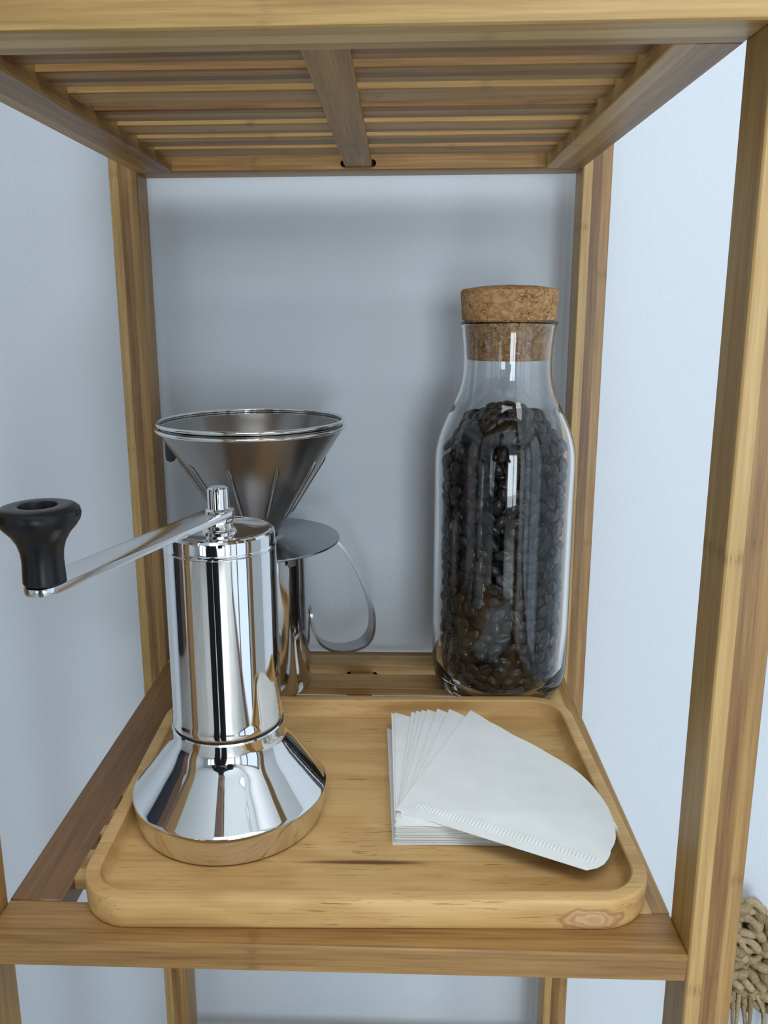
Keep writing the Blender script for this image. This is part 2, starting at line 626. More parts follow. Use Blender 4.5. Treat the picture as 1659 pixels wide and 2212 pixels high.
# ------------------------------------------------------------------ bamboo rack
W, D, H, RH = 0.30, 0.3101, 0.3552, 0.0131
PX, PY = 0.0195, 0.0236
RW = 0.0246
rack = empty('bamboo_rack', (W / 2, D / 2, FLOOR_Z))
tag(rack, 'slatted bamboo shelf rack standing against the white wall, holding tray, grinder and carafe', 'shelf rack')
RO = (W / 2, D / 2, FLOOR_Z)
for x0 in (-PX, W):
    for y0 in (0.0, D - PY):
        box('post', (x0, y0, FLOOR_Z), (x0 + PX, y0 + PY, 0.80), M['post'], rack, 0.0008, RO)


def slot_rail(name, lo, hi, xs0, xs1, z0, z1, mat, facing):
    """rail with a round-ended mortise for the cross bar cut into the face that looks at the shelf"""
    o = box(name, lo, hi, mat, rack, 0.0008, RO)
    bm = bmesh.new()
    r = (z1 - z0) / 2
    zc = (z0 + z1) / 2
    ring = []
    for k in range(9):
        a = math.radians(-90 + 180 * k / 8)
        ring.append((xs1 - r + r * math.cos(a), zc + r * math.sin(a)))
    for k in range(9):
        a = math.radians(90 + 180 * k / 8)
        ring.append((xs0 + r + r * math.cos(a), zc + r * math.sin(a)))
    ya, yb = (lo[1] - 0.01, lo[1] + 0.014) if facing < 0 else (hi[1] - 0.014, hi[1] + 0.01)
    va = [bm.verts.new((x, ya, z)) for x, z in ring]
    vb = [bm.verts.new((x, yb, z)) for x, z in ring]
    n = len(ring)
    for k in range(n):
        bm.faces.new((va[k], va[(k + 1) % n], vb[(k + 1) % n], vb[k]))
    bm.faces.new(va[::-1])
    bm.faces.new(vb)
    bmesh.ops.recalc_face_normals(bm, faces=bm.faces[:])
    me = bpy.data.meshes.new('cut')
    bm.to_mesh(me)
    bm.free()
    cut = bpy.data.objects.new('cut', me)
    C.objects.link(cut)
    md = o.modifiers.new('b', 'BOOLEAN')
    md.object = cut
    md.operation = 'DIFFERENCE'
    md.solver = 'EXACT'
    bpy.context.view_layer.update()
    dg = bpy.context.evaluated_depsgraph_get()
    new = bpy.data.meshes.new_from_object(o.evaluated_get(dg))
    o.modifiers.clear()
    o.data = new
    bpy.data.objects.remove(cut)
    bpy.data.meshes.remove(me)
    return o


def shelf(zb, left_mat, right_mat, front_mat=None):
    zt = zb + RH
    box('front_rail', (0, 0, zb), (W, RW, zt), front_mat or M['rail_x'], rack, 0.0008, RO)
    slot_rail('back_rail', (0, D - RW, zb), (W, D, zt), 0.1385, 0.1625, zb + 0.0020, zb + 0.0070, M['rail_x'], -1)
    box('side_rail', (0, RW, zb), (RW, D - RW, zt), left_mat, rack, 0.0006, RO)
    box('side_rail', (W - RW, RW, zb), (W, D - RW, zt), right_mat, rack, 0.0006, RO)
    for k in range(7):
        y0 = 0.0392 + 0.0345 * k
        box('slat', (RW - 0.001, y0, zt - 0.0062), (W - RW + 0.001, y0 + 0.0225, zt), M['slat'], rack, 0.0006, RO)
    box('cross_bar', (0.1415, RW - 0.001, zb + 0.0022), (0.1595, D - RW + 0.006, zt - 0.0063), M['slat_y'], rack, 0.0004, RO)


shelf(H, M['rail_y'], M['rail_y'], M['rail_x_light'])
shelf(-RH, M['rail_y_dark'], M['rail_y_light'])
shelf(-RH - (H + RH), M['rail_y'], M['rail_y'])

# ------------------------------------------------------------------ tray
TW, TD, TH, FLZ = 0.2568, 0.1930, 0.0151, 0.0055
TC = (0.1615, 0.1065)
TROT = math.radians(1.5)


def tray():
    bm = bmesh.new()
    loops = []

    def loop(inset, z, r):
        pts = rounded_rect(TW - 2 * inset, TD - 2 * inset, max(r - inset, 0.004), 10)
        loops.append([bm.verts.new((x, y, z)) for x, y in pts])
    R = 0.025
    loop(0.0022, 0.0, R)
    loop(0.0012, 0.0003, R)
    loop(0.0006, 0.0012, R)
    loop(0.0002, 0.0036, R)
    loop(0.0, 0.0095, R)
    loop(0.0, 0.0141, R)
    loop(0.0003, 0.0147, R)
    loop(0.0010, TH, R)
    loop(0.0061, TH, R)
    loop(0.0068, 0.0145, R)
    for a in (15, 35, 55, 75, 90):
        t = math.radians(a)
        loop(0.0070 + 0.0042 * (1 - math.cos(t)), FLZ + 0.0085 * (1 - math.sin(t)), R)
    loop(0.022, FLZ, R + 0.006)
    n = len(loops[0])
    for a, b in zip(loops, loops[1:]):
        for k in range(n):
            bm.faces.new((a[k], a[(k + 1) % n], b[(k + 1) % n], b[k]))
    bm.faces.new(loops[0][::-1])
    bm.faces.new(loops[-1])
    o = finish('serving_tray', bm, M['tray'], None, 35)
    o.location = (TC[0], TC[1], 0.0)
    o.rotation_euler = (0, 0, TROT)
    tag(o, 'rounded pale wooden serving tray with raised rim on the slatted shelf', 'tray')


tray()

# ------------------------------------------------------------------ coffee grinder
GX, GY, GZ = 0.0905, 0.0895, FLZ + 0.0001
gr = empty('coffee_grinder', (GX, GY, GZ))
tag(gr, 'polished steel hand coffee grinder with crank and black knob, standing in the tray', 'coffee grinder')


def gl(name, prof, mat, smooth=32, seg=128):
    return finish(name, lathe_bm([(r, z - GZ) for r, z in prof], seg), mat, gr, smooth)


flare = catmull([(0.0496, 0, 0.0222), (0.0455, 0, 0.0272), (0.0405, 0, 0.0334), (0.0360, 0, 0.0392), (0.0318, 0, 0.0446), (0.0296, 0, 0.0482), (0.0287, 0, 0.0512), (0.0285, 0, 0.0540)], 5)
prof = [(0.0, GZ), (0.0462, GZ), (0.0472, GZ + 0.0006), (0.0480, 0.0072), (0.0494, 0.0140), (0.0500, 0.0195), (0.0501, 0.0212), (0.0499, 0.0220)]
prof += [(p.x, p.z) for p in flare] + [(0.0286, 0.0575), (0.0280, 0.0582), (0.0, 0.0582)]
gl('base', prof, M['chrome'], 28)
gl('gasket', [(0.0, 0.0582), (0.0272, 0.0582), (0.0272, 0.0592), (0.0, 0.0592)], M['rubber'])
gl('body', [(0.0, 0.0592), (0.0268, 0.0592), (0.0278, 0.0596), (0.0281, 0.0606), (0.0277, 0.0625), (0.0275, 0.0660), (0.0274, 0.145), (0.0274, 0.1508), (0.0, 0.1508)], M['chrome'])
gl('lid', [(0.0, 0.1508), (0.0272, 0.1508), (0.0275, 0.1512), (0.0276, 0.1518), (0.0274, 0.1525), (0.0271, 0.1530), (0.0270, 0.1570), (0.0267, 0.1584),
           (0.0258, 0.1594), (0.0245, 0.1597), (0.0232, 0.1594), (0.0218, 0.1588), (0.0150, 0.1583), (0.0085, 0.1583), (0.0, 0.1583)], M['chrome'], 25)
gl('collar', [(0.0, 0.1583), (0.0085, 0.1583), (0.0085, 0.1590), (0.0075, 0.1598), (0.0066, 0.1602), (0.0066, 0.1622), (0.0072, 0.1630), (0.0072, 0.1652), (0.0, 0.1652)], M['chrome'], 25, 48)
# crank arm: flat bar with rounded ends, sloping slightly down to the knob
AX0, AY0, AZ0 = GX, GY, 0.1672
AX1, AY1, AZ1 = 0.0405, 0.0030, 0.1592
d2 = Vector((AX1 - AX0, AY1 - AY0, 0))
AL = d2.length
adir = d2.normalized()
aper = Vector((-adir.y, adir.x, 0))
bm = bmesh.new()
hw0, hw1, th = 0.0076, 0.0080, 0.0032
outl = []
for k in range(13):
    a = math.radians(90 + 180 * k / 12)
    outl.append((hw0 * math.cos(a), hw0 * math.sin(a)))
for k in range(13):
    a = math.radians(-90 + 180 * k / 12)
    outl.append((AL + hw1 * math.cos(a), hw1 * math.sin(a)))
top, bot = [], []
for s, t in outl:
    zz = AZ0 + (AZ1 - AZ0) * s / AL
    p = Vector((AX0, AY0, 0)) + adir * s + aper * t
    top.append(bm.verts.new((p.x - GX, p.y - GY, zz + th / 2 - GZ)))
    bot.append(bm.verts.new((p.x - GX, p.y - GY, zz - th / 2 - GZ)))
n = len(outl)
for k in range(n):
    bm.faces.new((top[k], top[(k + 1) % n], bot[(k + 1) % n], bot[k]))
bm.faces.new(top)
bm.faces.new(bot[::-1])
bmesh.ops.recalc_face_normals(bm, faces=bm.faces[:])
bmesh.ops.bevel(bm, geom=[e for e in bm.edges if e.calc_face_angle(0) > 1.2], offset=0.0005, segments=2, affect='EDGES', profile=0.5)
finish('crank_arm', bm, M['arm'], gr, 30)
gl('spindle', [(0.0, 0.1670), (0.0064, 0.1670), (0.0066, 0.1690), (0.0060, 0.1697), (0.0054, 0.1700), (0.0053, 0.1706), (0.0053, 0.1788), (0.0050, 0.1799), (0.0042, 0.1804), (0.0, 0.1805)], M['chrome'], 25, 48)
# black knob with a hollow top
KZ = AZ1 + th / 2
kp = [(0.0, 0.0), (0.0077, 0.0), (0.0081, 0.0006), (0.0080, 0.0040), (0.0078, 0.0090), (0.0081, 0.0128), (0.0092, 0.0165), (0.0113, 0.0200), (0.0138, 0.0228), (0.0153, 0.0252),
      (0.0157, 0.0272), (0.0152, 0.0292), (0.0139, 0.0304), (0.0122, 0.0309), (0.0082, 0.0310), (0.0074, 0.0308), (0.0070, 0.0300), (0.0069, 0.0180), (0.0, 0.0180)]
ko = finish('crank_knob', lathe_bm(kp, 64), M['black'], gr, 30)
ko.location = (AX1 - GX, AY1 - GY, KZ - GZ)
ko['label'] = 'black plastic crank knob with hollow top'

# ------------------------------------------------------------------ coffee pot with dripper
PXc, PYc = 0.0790, 0.2500
pot = empty('coffee_pot', (PXc, PYc, 0.0))
tag(pot, 'small shiny steel coffee pot with strap handle behind the grinder', 'coffee pot')
ob = [(0.0, 0.0), (0.0300, 0.0), (0.0335, 0.0012), (0.0356, 0.0045), (0.0364, 0.0090), (0.0366, 0.0140), (0.0363, 0.0300), (0.0359, 0.0600), (0.0356, 0.1000), (0.0358, 0.1070), (0.0362, 0.1078)]
ib = [(0.0352, 0.1076), (0.0346, 0.1000), (0.0349, 0.0600), (0.0353, 0.0300), (0.0354, 0.0100), (0.0325, 0.0022), (0.0, 0.0016)]
finish('body', lathe_bm(ob + ib, 96), M['pot'], pot, 35)
HA = math.radians(15)
hdir = Vector((math.cos(HA), math.sin(HA), 0))
hper = Vector((-math.sin(HA), math.cos(HA), 0))
hp = [(0.0362, 0.1030), (0.0450, 0.1068), (0.0540, 0.1062), (0.0605, 0.1000), (0.0680, 0.0870), (0.0757, 0.0705), (0.0808, 0.0560), (0.0827, 0.0447), (0.0815, 0.0322), (0.0757, 0.0247),
      (0.0640, 0.0217), (0.0520, 0.0234), (0.0435, 0.0290), (0.0388, 0.0385), (0.0372, 0.0500), (0.0366, 0.0560)]
hc = catmull([(s, 0, z) for s, z in hp], 6)
bm = bmesh.new()
rings = []
nh = len(hc)
for i, p in enumerate(hc):
    t = (hc[min(i + 1, nh - 1)] - hc[max(i - 1, 0)]).normalized()
    nrm = Vector((t.z, 0, -t.x))
    u = i / (nh - 1)
    hw = 0.0060 + 0.0020 * math.sin(math.pi * min(1, u * 1.05)) ** 0.6
    ht = 0.0009
    ring = []
    for sw, sn in ((-1, -1), (1, -1), (1, 1), (-1, 1)):
        q = p + nrm * (ht * sn)
        w3 = hdir * q.x + hper * (hw * sw)
        ring.append(bm.verts.new((w3.x, w3.y, q.z)))
    rings.append(ring)
for a, b in zip(rings, rings[1:]):
    for k in range(4):
        bm.faces.new((a[k], a[(k + 1) % 4], b[(k + 1) % 4], b[k]))
bm.faces.new(rings[0])
bm.faces.new(rings[-1][::-1])
finish('handle', bm, M['strip'], pot, 40)['label'] = 'bent flat steel strap handle'

DZ = 0.1080
dr = empty('coffee_dripper', (PXc, PYc, DZ))
tag(dr, 'satin steel cone dripper with round base plate sitting on the coffee pot', 'coffee dripper')


def dl(name, prof, mat, smooth=35, seg=128):
    return finish(name, lathe_bm([(r, z - DZ) for r, z in prof], seg), mat, dr, smooth)


dl('base_plate', [(0.0110, 0.1080), (0.0555, 0.1080), (0.0575, 0.1083), (0.0583, 0.1091), (0.0580, 0.1099), (0.0570, 0.1102), (0.0200, 0.1104), (0.0180, 0.1110), (0.0165, 0.1124), (0.0150, 0.1124), (0.0150, 0.1095), (0.0110, 0.1092)], M['plate'], 30)
# cone (double walled shell)
CR0, CZ0, CR1, CZ1 = 0.0142, 0.1120, 0.0620, 0.1866
cone_o = dl('cone', [(CR0 - 0.001, CZ0), (CR0, CZ0), (CR1, CZ1), (CR1 - 0.001, CZ1 + 0.0004), (CR0 - 0.001, CZ0 + 0.0014)], M['satin'], 30)
dl('rim', [(0.0625 + 0.0015 * math.cos(2 * math.pi * k / 12), 0.1876 + 0.0013 * math.sin(2 * math.pi * k / 12)) for k in range(13)], M['chrome'], 40)
# raised ribs pressed into the cone, sub-parts of the cone
cdir = Vector((CR1 - CR0, 0, CZ1 - CZ0)).normalized()
for k in range(10):
    a = math.radians(-62 + 36 * k)
    pts = []
    rad = []
    for i in range(12):
        u = i / 11
        s = 0.18 + 0.57 * u
        r = CR0 + (CR1 - CR0) * s
        z = CZ0 + (CZ1 - CZ0) * s
        e = min(1.0, math.sqrt(max(0.0, 1 - (2 * u - 1) ** 12)) + 0.25)
        pts.append((r * math.cos(a), r * math.sin(a), z - DZ))
        rad.append(0.0019 * e)
    rb = finish('rib', tube_bm(pts, rad, 10), M['satin'], cone_o, 50)
# hanging tab at the rim
ta = math.radians(168)
bm = bmesh.new()
tw, tl, tt = 0.0045, 0.0265, 0.0009
pr = [(-tw, 0.0), (tw, 0.0)] + [(tw * math.cos(math.radians(-180 * k / 12)), -tl + tw + tw * math.sin(math.radians(-180 * k / 12))) for k in range(13)]
er = Vector((math.cos(ta), math.sin(ta), 0))
et = Vector((0.66, 0.75, 0))
en = Vector((-0.75, 0.66, 0))
fa, fb = [], []
for x, z in pr:
    base = er * 0.0617 + et * x + Vector((0, 0, 0.1874 + z - DZ))
    fa.append(bm.verts.new(base))
    fb.append(bm.verts.new(base - en * tt))
n = len(pr)
for k in range(n):
    bm.faces.new((fa[k], fa[(k + 1) % n], fb[(k + 1) % n], fb[k]))
bm.faces.new(fa)
bm.faces.new(fb[::-1])
finish('hanging_tab', bm, M['strip'], dr, 40)
for ca in (-42, 78, 198):
    a = math.radians(ca)
    bm = bmesh.new()
    r = bmesh.ops.create_cube(bm, size=1.0)
    for v in r['verts']:
        x, y, z = 0.0377 + v.co.x * 0.0010, v.co.y * 0.006, 0.1025 + v.co.z * 0.0112 - DZ
        v.co = Vector((x * math.cos(a) - y * math.sin(a), x * math.sin(a) + y * math.cos(a), z))
    finish('clip', bm, M['strip'], dr, 40)

# inner cone filter resting in the dripper
fc = empty('cone_filter', (PXc, PYc, DZ + 0.010))
tag(fc, 'steel cone filter with rolled rim nested inside the dripper', 'cone filter')
FZ = DZ + 0.010
finish('cone', lathe_bm([(0.0165, 0.1210 - FZ), (0.0172, 0.1210 - FZ), (0.0608, 0.1886 - FZ), (0.0600, 0.1890 - FZ), (0.0165, 0.1222 - FZ)], 128), M['satin'], fc, 30)
finish('tip', lathe_bm([(0.0, 0.1196 - FZ), (0.0160, 0.1204 - FZ), (0.0170, 0.1210 - FZ), (0.0165, 0.1220 - FZ), (0.0, 0.1212 - FZ)], 64), M['satin'], fc, 30)
finish('rim', lathe_bm([(0.0617 + 0.0016 * math.cos(2 * math.pi * k / 12), 0.1916 + 0.0014 * math.sin(2 * math.pi * k / 12) - FZ) for k in range(13)] + [(0.0604, 0.1890 - FZ)], 128), M['chrome'], fc, 40)

# ------------------------------------------------------------------ glass carafe with cork and beans
QX, QY = 0.2497, 0.2540
outer = [(0.0, 0.0008), (0.0330, 0.0), (0.0375, 0.0008), (0.0420, 0.0038), (0.0452, 0.0090), (0.0466, 0.0145), (0.0472, 0.0210), (0.0472, 0.0500), (0.0471, 0.1000), (0.0470, 0.1350), (0.0470, 0.1580)]
sh = catmull([(0.0470, 0, 0.1580), (0.0466, 0, 0.1690), (0.0452, 0, 0.1775), (0.0424, 0, 0.1865), (0.0374, 0, 0.1980), (0.0324, 0, 0.2085), (0.0296, 0, 0.2190), (0.0288, 0, 0.2300), (0.0293, 0, 0.2410), (0.0304, 0, 0.2520)], 4)
outer += [(p.x, p.z) for p in sh[1:]]
outer += [(0.0312, 0.2538), (0.0318, 0.2549), (0.0317, 0.2558), (0.0308, 0.2562), (0.0297, 0.2556)]
TK = 0.0026
inn = [(p.x - (TK if p.z < 0.20 else TK * 0.62), p.z) for p in reversed(sh)]
inner = [(0.0288, 0.2530)] + inn[1:] + [(0.0441, 0.1350), (0.0440, 0.0500), (0.0438, 0.0240), (0.0424, 0.0160), (0.0390, 0.0098), (0.0340, 0.0072), (0.0, 0.0068)]
car = finish('glass_carafe', lathe_bm(outer + inner, 128), M['glass'], None, 60)
car.location = (QX, QY, 0.0)
tag(car, 'tall clear glass carafe full of dark coffee beans, behind the tray', 'carafe')
cork = finish('cork_stopper', lathe_bm([(0.0, 0.2318), (0.0262, 0.2318), (0.0267, 0.2324), (0.0274, 0.2420), (0.0284, 0.2530), (0.0288, 0.2566), (0.0302, 0.2572), (0.0306, 0.2600), (0.0316, 0.2748), (0.0313, 0.2758), (0.0300, 0.2768), (0.0180, 0.2786), (0.0, 0.2796)], 96), M['cork'], None, 30)
for v in cork.data.vertices:
    v.co.z -= 0.2318
cork.location = (QX, QY, 0.2318)
tag(cork, 'brown granulated cork stopper pushed into the carafe neck', 'stopper')


def bean_mesh():
    bm = bmesh.new()
    nu, nv = 16, 8
    L, Wd, T = 0.0056, 0.0041, 0.0030
    rows = []
    for j in range(nv + 1):
        ph = math.pi * j / nv
        row = []
        for i in range(nu):
            th = 2 * math.pi * i / nu
            x = L * math.cos(ph)
            y = Wd * math.sin(ph) * math.cos(th)
            z = T * math.sin(ph) * math.sin(th)
            if z < 0:
                z *= 0.45
                if abs(y) < Wd * 0.2:
                    z += 0.0018 * math.sin(ph) ** 2
            if j in (0, nv):
                row.append(None)
            else:
                row.append(bm.verts.new((x, y, z)))
        rows.append(row)
    a = bm.verts.new((L, 0, 0))
    b = bm.verts.new((-L, 0, 0))
    for j in range(1, nv - 1):
        for i in range(nu):
            i2 = (i + 1) % nu
            bm.faces.new((rows[j][i], rows[j][i2], rows[j + 1][i2], rows[j + 1][i]))
    for i in range(nu):
        bm.faces.new((a, rows[1][(i + 1) % nu], rows[1][i]))
        bm.faces.new((b, rows[nv - 1][i], rows[nv - 1][(i + 1) % nu]))
    bmesh.ops.recalc_face_normals(bm, faces=bm.faces[:])
    me = bpy.data.meshes.new('coffee_bean')
    bm.to_mesh(me)
    bm.free()
    me.materials.append(M['bean'])
    me.polygons.foreach_set('use_smooth', [True] * len(me.polygons))
    return me


BEAN = bean_mesh()
rb = random.Random(5)


def heap_z(r):
    """top of the bean heap at radius r"""
    pts = [(0.0, 0.2035), (0.010, 0.2015), (0.020, 0.1968), (0.029, 0.1895), (0.036, 0.1800), (0.040, 0.1735), (0.050, 0.168)]
    for (r0, z0), (r1, z1) in zip(pts, pts[1:]):
        if r <= r1:
            return z0 + (z1 - z0) * (r - r0) / (r1 - r0)
    return pts[-1][1]


beans = []
# shell against the glass
row = 0
z = 0.0118
while z < 0.168:
    R = 0.0393
    if z < 0.020:
        R = 0.0354 + 0.0039 * (z - 0.0118) / 0.0082
    nper = int(2 * math.pi * R / 0.0100)
    for k in range(nper):
        a = 2 * math.pi * (k + 0.37 * row + rb.uniform(-0.24, 0.24)) / nper
        nrm = Vector((math.cos(a), math.sin(a), 0))
        rr = R + rb.uniform(-0.0009, 0.0004)
        pos = Vector((rr * math.cos(a), rr * math.sin(a), z + rb.uniform(-0.0018, 0.0018)))
        beans.append((pos, nrm, rb.gauss(0, 0.75), rb.random() < 0.68))
    z += 0.0080
    row += 1
# dome on top
for R, nper in ((0.0378, 25), (0.0330, 22), (0.0272, 18), (0.0212, 14), (0.0150, 10), (0.0088, 6), (0.0025, 2)):
    for k in range(nper):
        a = 2 * math.pi * (k + rb.uniform(-0.2, 0.2)) / nper
        zz = heap_z(R) - 0.0020 + rb.uniform(-0.0012, 0.0014)
        sl = (heap_z(max(R - 0.003, 0)) - heap_z(R + 0.003)) / 0.006
        nrm = Vector((sl * math.cos(a), sl * math.sin(a), 1)).normalized()
        beans.append((Vector((R * math.cos(a), R * math.sin(a), zz)), nrm, rb.uniform(0, 3.14), rb.random() < 0.6))


def bean_matrix(pos, nrm, ang, convex_out):
    zax = nrm if convex_out else -nrm
    zax = (zax + Vector((rb.uniform(-.16, .16), rb.uniform(-.16, .16), rb.uniform(-.16, .16)))).normalized()
    ref = Vector((0, 0, 1)).cross(nrm)
    if ref.length < 0.2:
        ref = Vector((1, 0, 0))
    xax = (ref - zax * ref.dot(zax)).normalized()
    yax = zax.cross(xax)
    x2 = xax * math.cos(ang) + yax * math.sin(ang)
    y2 = zax.cross(x2)
    mm = Matrix((x2, y2, zax)).transposed().to_4x4()
    s = rb.uniform(0.88, 1.06)
    mm = mm @ Matrix.Scale(s, 4)
    mm.translation = pos + Vector((QX, QY, 0))
    return mm


camp = Vector((0.1787, -0.2977, 0.2638))
scored = []
for b in beans:
    view = (camp - (b[0] + Vector((QX, QY, 0)))).normalized()
    scored.append((-(b[1].dot(view)), b))
scored.sort(key=lambda t: t[0])
front = [b for s, b in scored[:300]]
rest = [b for s, b in scored[300:]]
for b in front:
    o = bpy.data.objects.new('coffee_bean', BEAN)
    o.matrix_world = bean_matrix(*b)
    C.objects.link(o)
    tag(o, 'dark roasted coffee bean inside the corked glass carafe', 'coffee bean', 'coffee beans in the carafe')
# everything behind them: the back of the shell, a second layer and the body of the heap
bm = bmesh.new()
lay = list(rest)
z = 0.0135
row = 0
while z < 0.178:
    R = 0.0325
    nper = 20
    for k in range(nper):
        a = 2 * math.pi * (k + 0.5 * (row % 2)) / nper
        nrm = Vector((math.cos(a), math.sin(a), 0))
        lay.append((Vector((R * nrm.x, R * nrm.y, z)), nrm, rb.uniform(0, 3.14), True))
    z += 0.0085
    row += 1
tmp = bmesh.new()
tmp.from_mesh(BEAN)
tv = [v.co.copy() for v in tmp.verts]
tf = [[v.index for v in f.verts] for f in tmp.faces]
tmp.free()
for b in lay:
    mm = bean_matrix(*b)
    vs = [bm.verts.new(mm @ c) for c in tv]
    for f in tf:
        bm.faces.new([vs[i] for i in f])
hb = [(0.0, 0.0105), (0.0290, 0.0105), (0.0305, 0.0130), (0.0330, 0.172), (0.0290, 0.1825), (0.0200, 0.1905), (0.0100, 0.1955), (0.0, 0.1970)]
lathe_bm(hb, 32, bm, QX, QY)
fill = finish('coffee_bean_fill', bm, M['bean'], None, 40)
fill['kind'] = 'stuff'
tag(fill, 'dark coffee beans filling the middle and back of the carafe', 'coffee beans', 'coffee beans in the carafe')

# ------------------------------------------------------------------ paper filters
APX, APY = 0.1772, 0.0655


def filt_outline(n=40, sharp=False):
    """90 degree fan, apex at the origin, first side along +x, pointed corner on the +y side"""
    pts = []
    key = [(0.0, 0.0945), (1.5, 0.0980), (3.0, 0.1004), (5.0, 0.1022), (8.0, 0.1036), (12, 0.1043), (20, 0.1050), (38, 0.1050), (55, 0.1025), (71, 0.1025), (82, 0.1080), (90, 0.1160)]
    if sharp:
        key[:6] = [(0.0, 0.1085), (3.0, 0.1082), (12.0, 0.1060)]
    for i in range(n + 1):
        a = 90.0 * i / n
        for (a0, r0), (a1, r1) in zip(key, key[1:]):
            if a <= a1:
                r = r0 + (r1 - r0) * (a - a0) / (a1 - a0)
                break
        pts.append((a, r))
    return pts


def filter_obj(z, rot, dx, dy, sharp, droop, name='paper_filter', with_seam=False, t=0.00032):
    o_pts = filt_outline(45, sharp)
    bm = bmesh.new()
    rings = [0.0, 0.25, 0.5, 0.75, 1.0]

    def P(a, r):
        th_ = math.radians(a + rot)
        x, y = r * math.cos(th_), r * math.sin(th_)
        dz = 0.0
        if y < 0:
            dz = -droop * (-y)
        return x, y, dz
    top, bot = [], []
    for rr in rings:
        if rr == 0.0:
            top.append([bm.verts.new((0, 0, t))])
            bot.append([bm.verts.new((0, 0, 0))])
            continue
        rt_, rb_ = [], []
        for a, r in o_pts:
            x, y, dz = P(a, r * rr)
            rt_.append(bm.verts.new((x, y, t + dz)))
            rb_.append(bm.verts.new((x, y, dz)))
        top.append(rt_)
        bot.append(rb_)
    n = len(o_pts)
    for lay_, flip in ((top, False), (bot, True)):
        for i in range(len(rings) - 1):
            a_, b_ = lay_[i], lay_[i + 1]
            for k in range(n - 1):
                f = (a_[0], b_[k], b_[k + 1]) if len(a_) == 1 else (a_[k], b_[k], b_[k + 1], a_[k + 1])
                bm.faces.new(f[::-1] if flip else f)
    for k in range(n - 1):
        bm.faces.new((top[-1][k], bot[-1][k], bot[-1][k + 1], top[-1][k + 1]))
    for side in (0, n - 1):
        for i in range(len(rings) - 1):
            ta_ = top[i][0] if len(top[i]) == 1 else top[i][side]
            ba_ = bot[i][0] if len(bot[i]) == 1 else bot[i][side]
            bm.faces.new((ta_, top[i + 1][side], bot[i + 1][side], ba_))
    o = finish(name, bm, M['paper'], None, 30)
    o.location = (APX + dx, APY + dy, z)
    if with_seam:
        # crimped glue seam: a row of short raised bars along the lower side
        sb = bmesh.new()
        nb = 52
        for i in range(nb):
            r = 0.0085 + 0.0885 * i / (nb - 1)
            h0, h1 = 0.0052, 0.0108
            pa = math.degrees(math.atan2(h0, r))
            pb = math.degrees(math.atan2(h1, r + 0.0006))
            A = P(pa, math.hypot(r, h0))
            B = P(pb, math.hypot(r + 0.0006, h1))
            mid = tuple((A[j] + B[j]) / 2 for j in range(3))
            tube_bm([(A[0], A[1], A[2] + t - 0.0002), (mid[0], mid[1], mid[2] + t + 0.00005), (B[0], B[1], B[2] + t - 0.0002)], [0.0003, 0.00052, 0.0003], 8, sb)
        s = finish('crimped_seam', sb, M['paper'], o, 50)
        s['label'] = 'row of pressed crimp marks along the lower edge'
    return o


G = 'paper coffee filters stacked in the tray'
rp = random.Random(3)
zc = FLZ + 0.00005
STEP = 0.00041
NST = 27
for i in range(NST):
    rot = 1.0 + rp.uniform(-0.5, 0.5) if i else 2.2
    dx, dy = rp.uniform(-.0004, .0004), rp.uniform(-.0004, .0004)
    if i < 2:
        dx -= 0.0012
        dy -= 0.0004
    o = filter_obj(zc, rot, dx, dy - 0.004, True, 0.0)
    tag(o, 'white paper cone filter squared up in the lower stack of filters', 'paper filter', G)
    zc += STEP
fan = [(-4.5, 'first fanned white paper filter, just above the squared stack, seen at its far left'), (-6.0, 'narrow sliver of white paper filter, second of the fanned sheets from the left'),
       (-8.0, 'white paper filter third from the left among the fanned sheets'), (-9.5, 'white paper filter fourth from the left among the fanned sheets'),
       (-11.5, 'white paper filter fifth from the left in the fan, two below the top one'),
       (-15.5, 'wide white paper filter lying directly beneath the turned top filter')]
for i, (rot, lab) in enumerate(fan):
    o = filter_obj(zc, rot, rp.uniform(-.0008, .0004) + (0.003 if i > 3 else 0), -0.003 + 0.0008 * i, False, 0.10)
    tag(o, lab, 'paper filter', G)
    zc += STEP
o = filter_obj(zc, -23.5, 0.0, 0.0045, False, 0.10, with_seam=True)
tag(o, 'top white paper filter, turned out of the stack, with crimped seam along its lower edge', 'paper filter', G)

# ------------------------------------------------------------------ knotted jute weaving by the right post
jr = random.Random(9)
JX, JY, JZ = 0.4830, WALL_Y - 0.024, -0.222
ju = empty('jute_weaving', (JX, JY, JZ))
tag(ju, 'chunky knotted jute rope weaving with frayed strands, right of the rack', 'jute weaving')
box('backing', (JX - 0.040, JY + 0.012, JZ - 0.10), (JX + 0.010, JY + 0.0235, JZ - 0.012), M['jute'], ju, 0.004, (JX, JY, JZ))


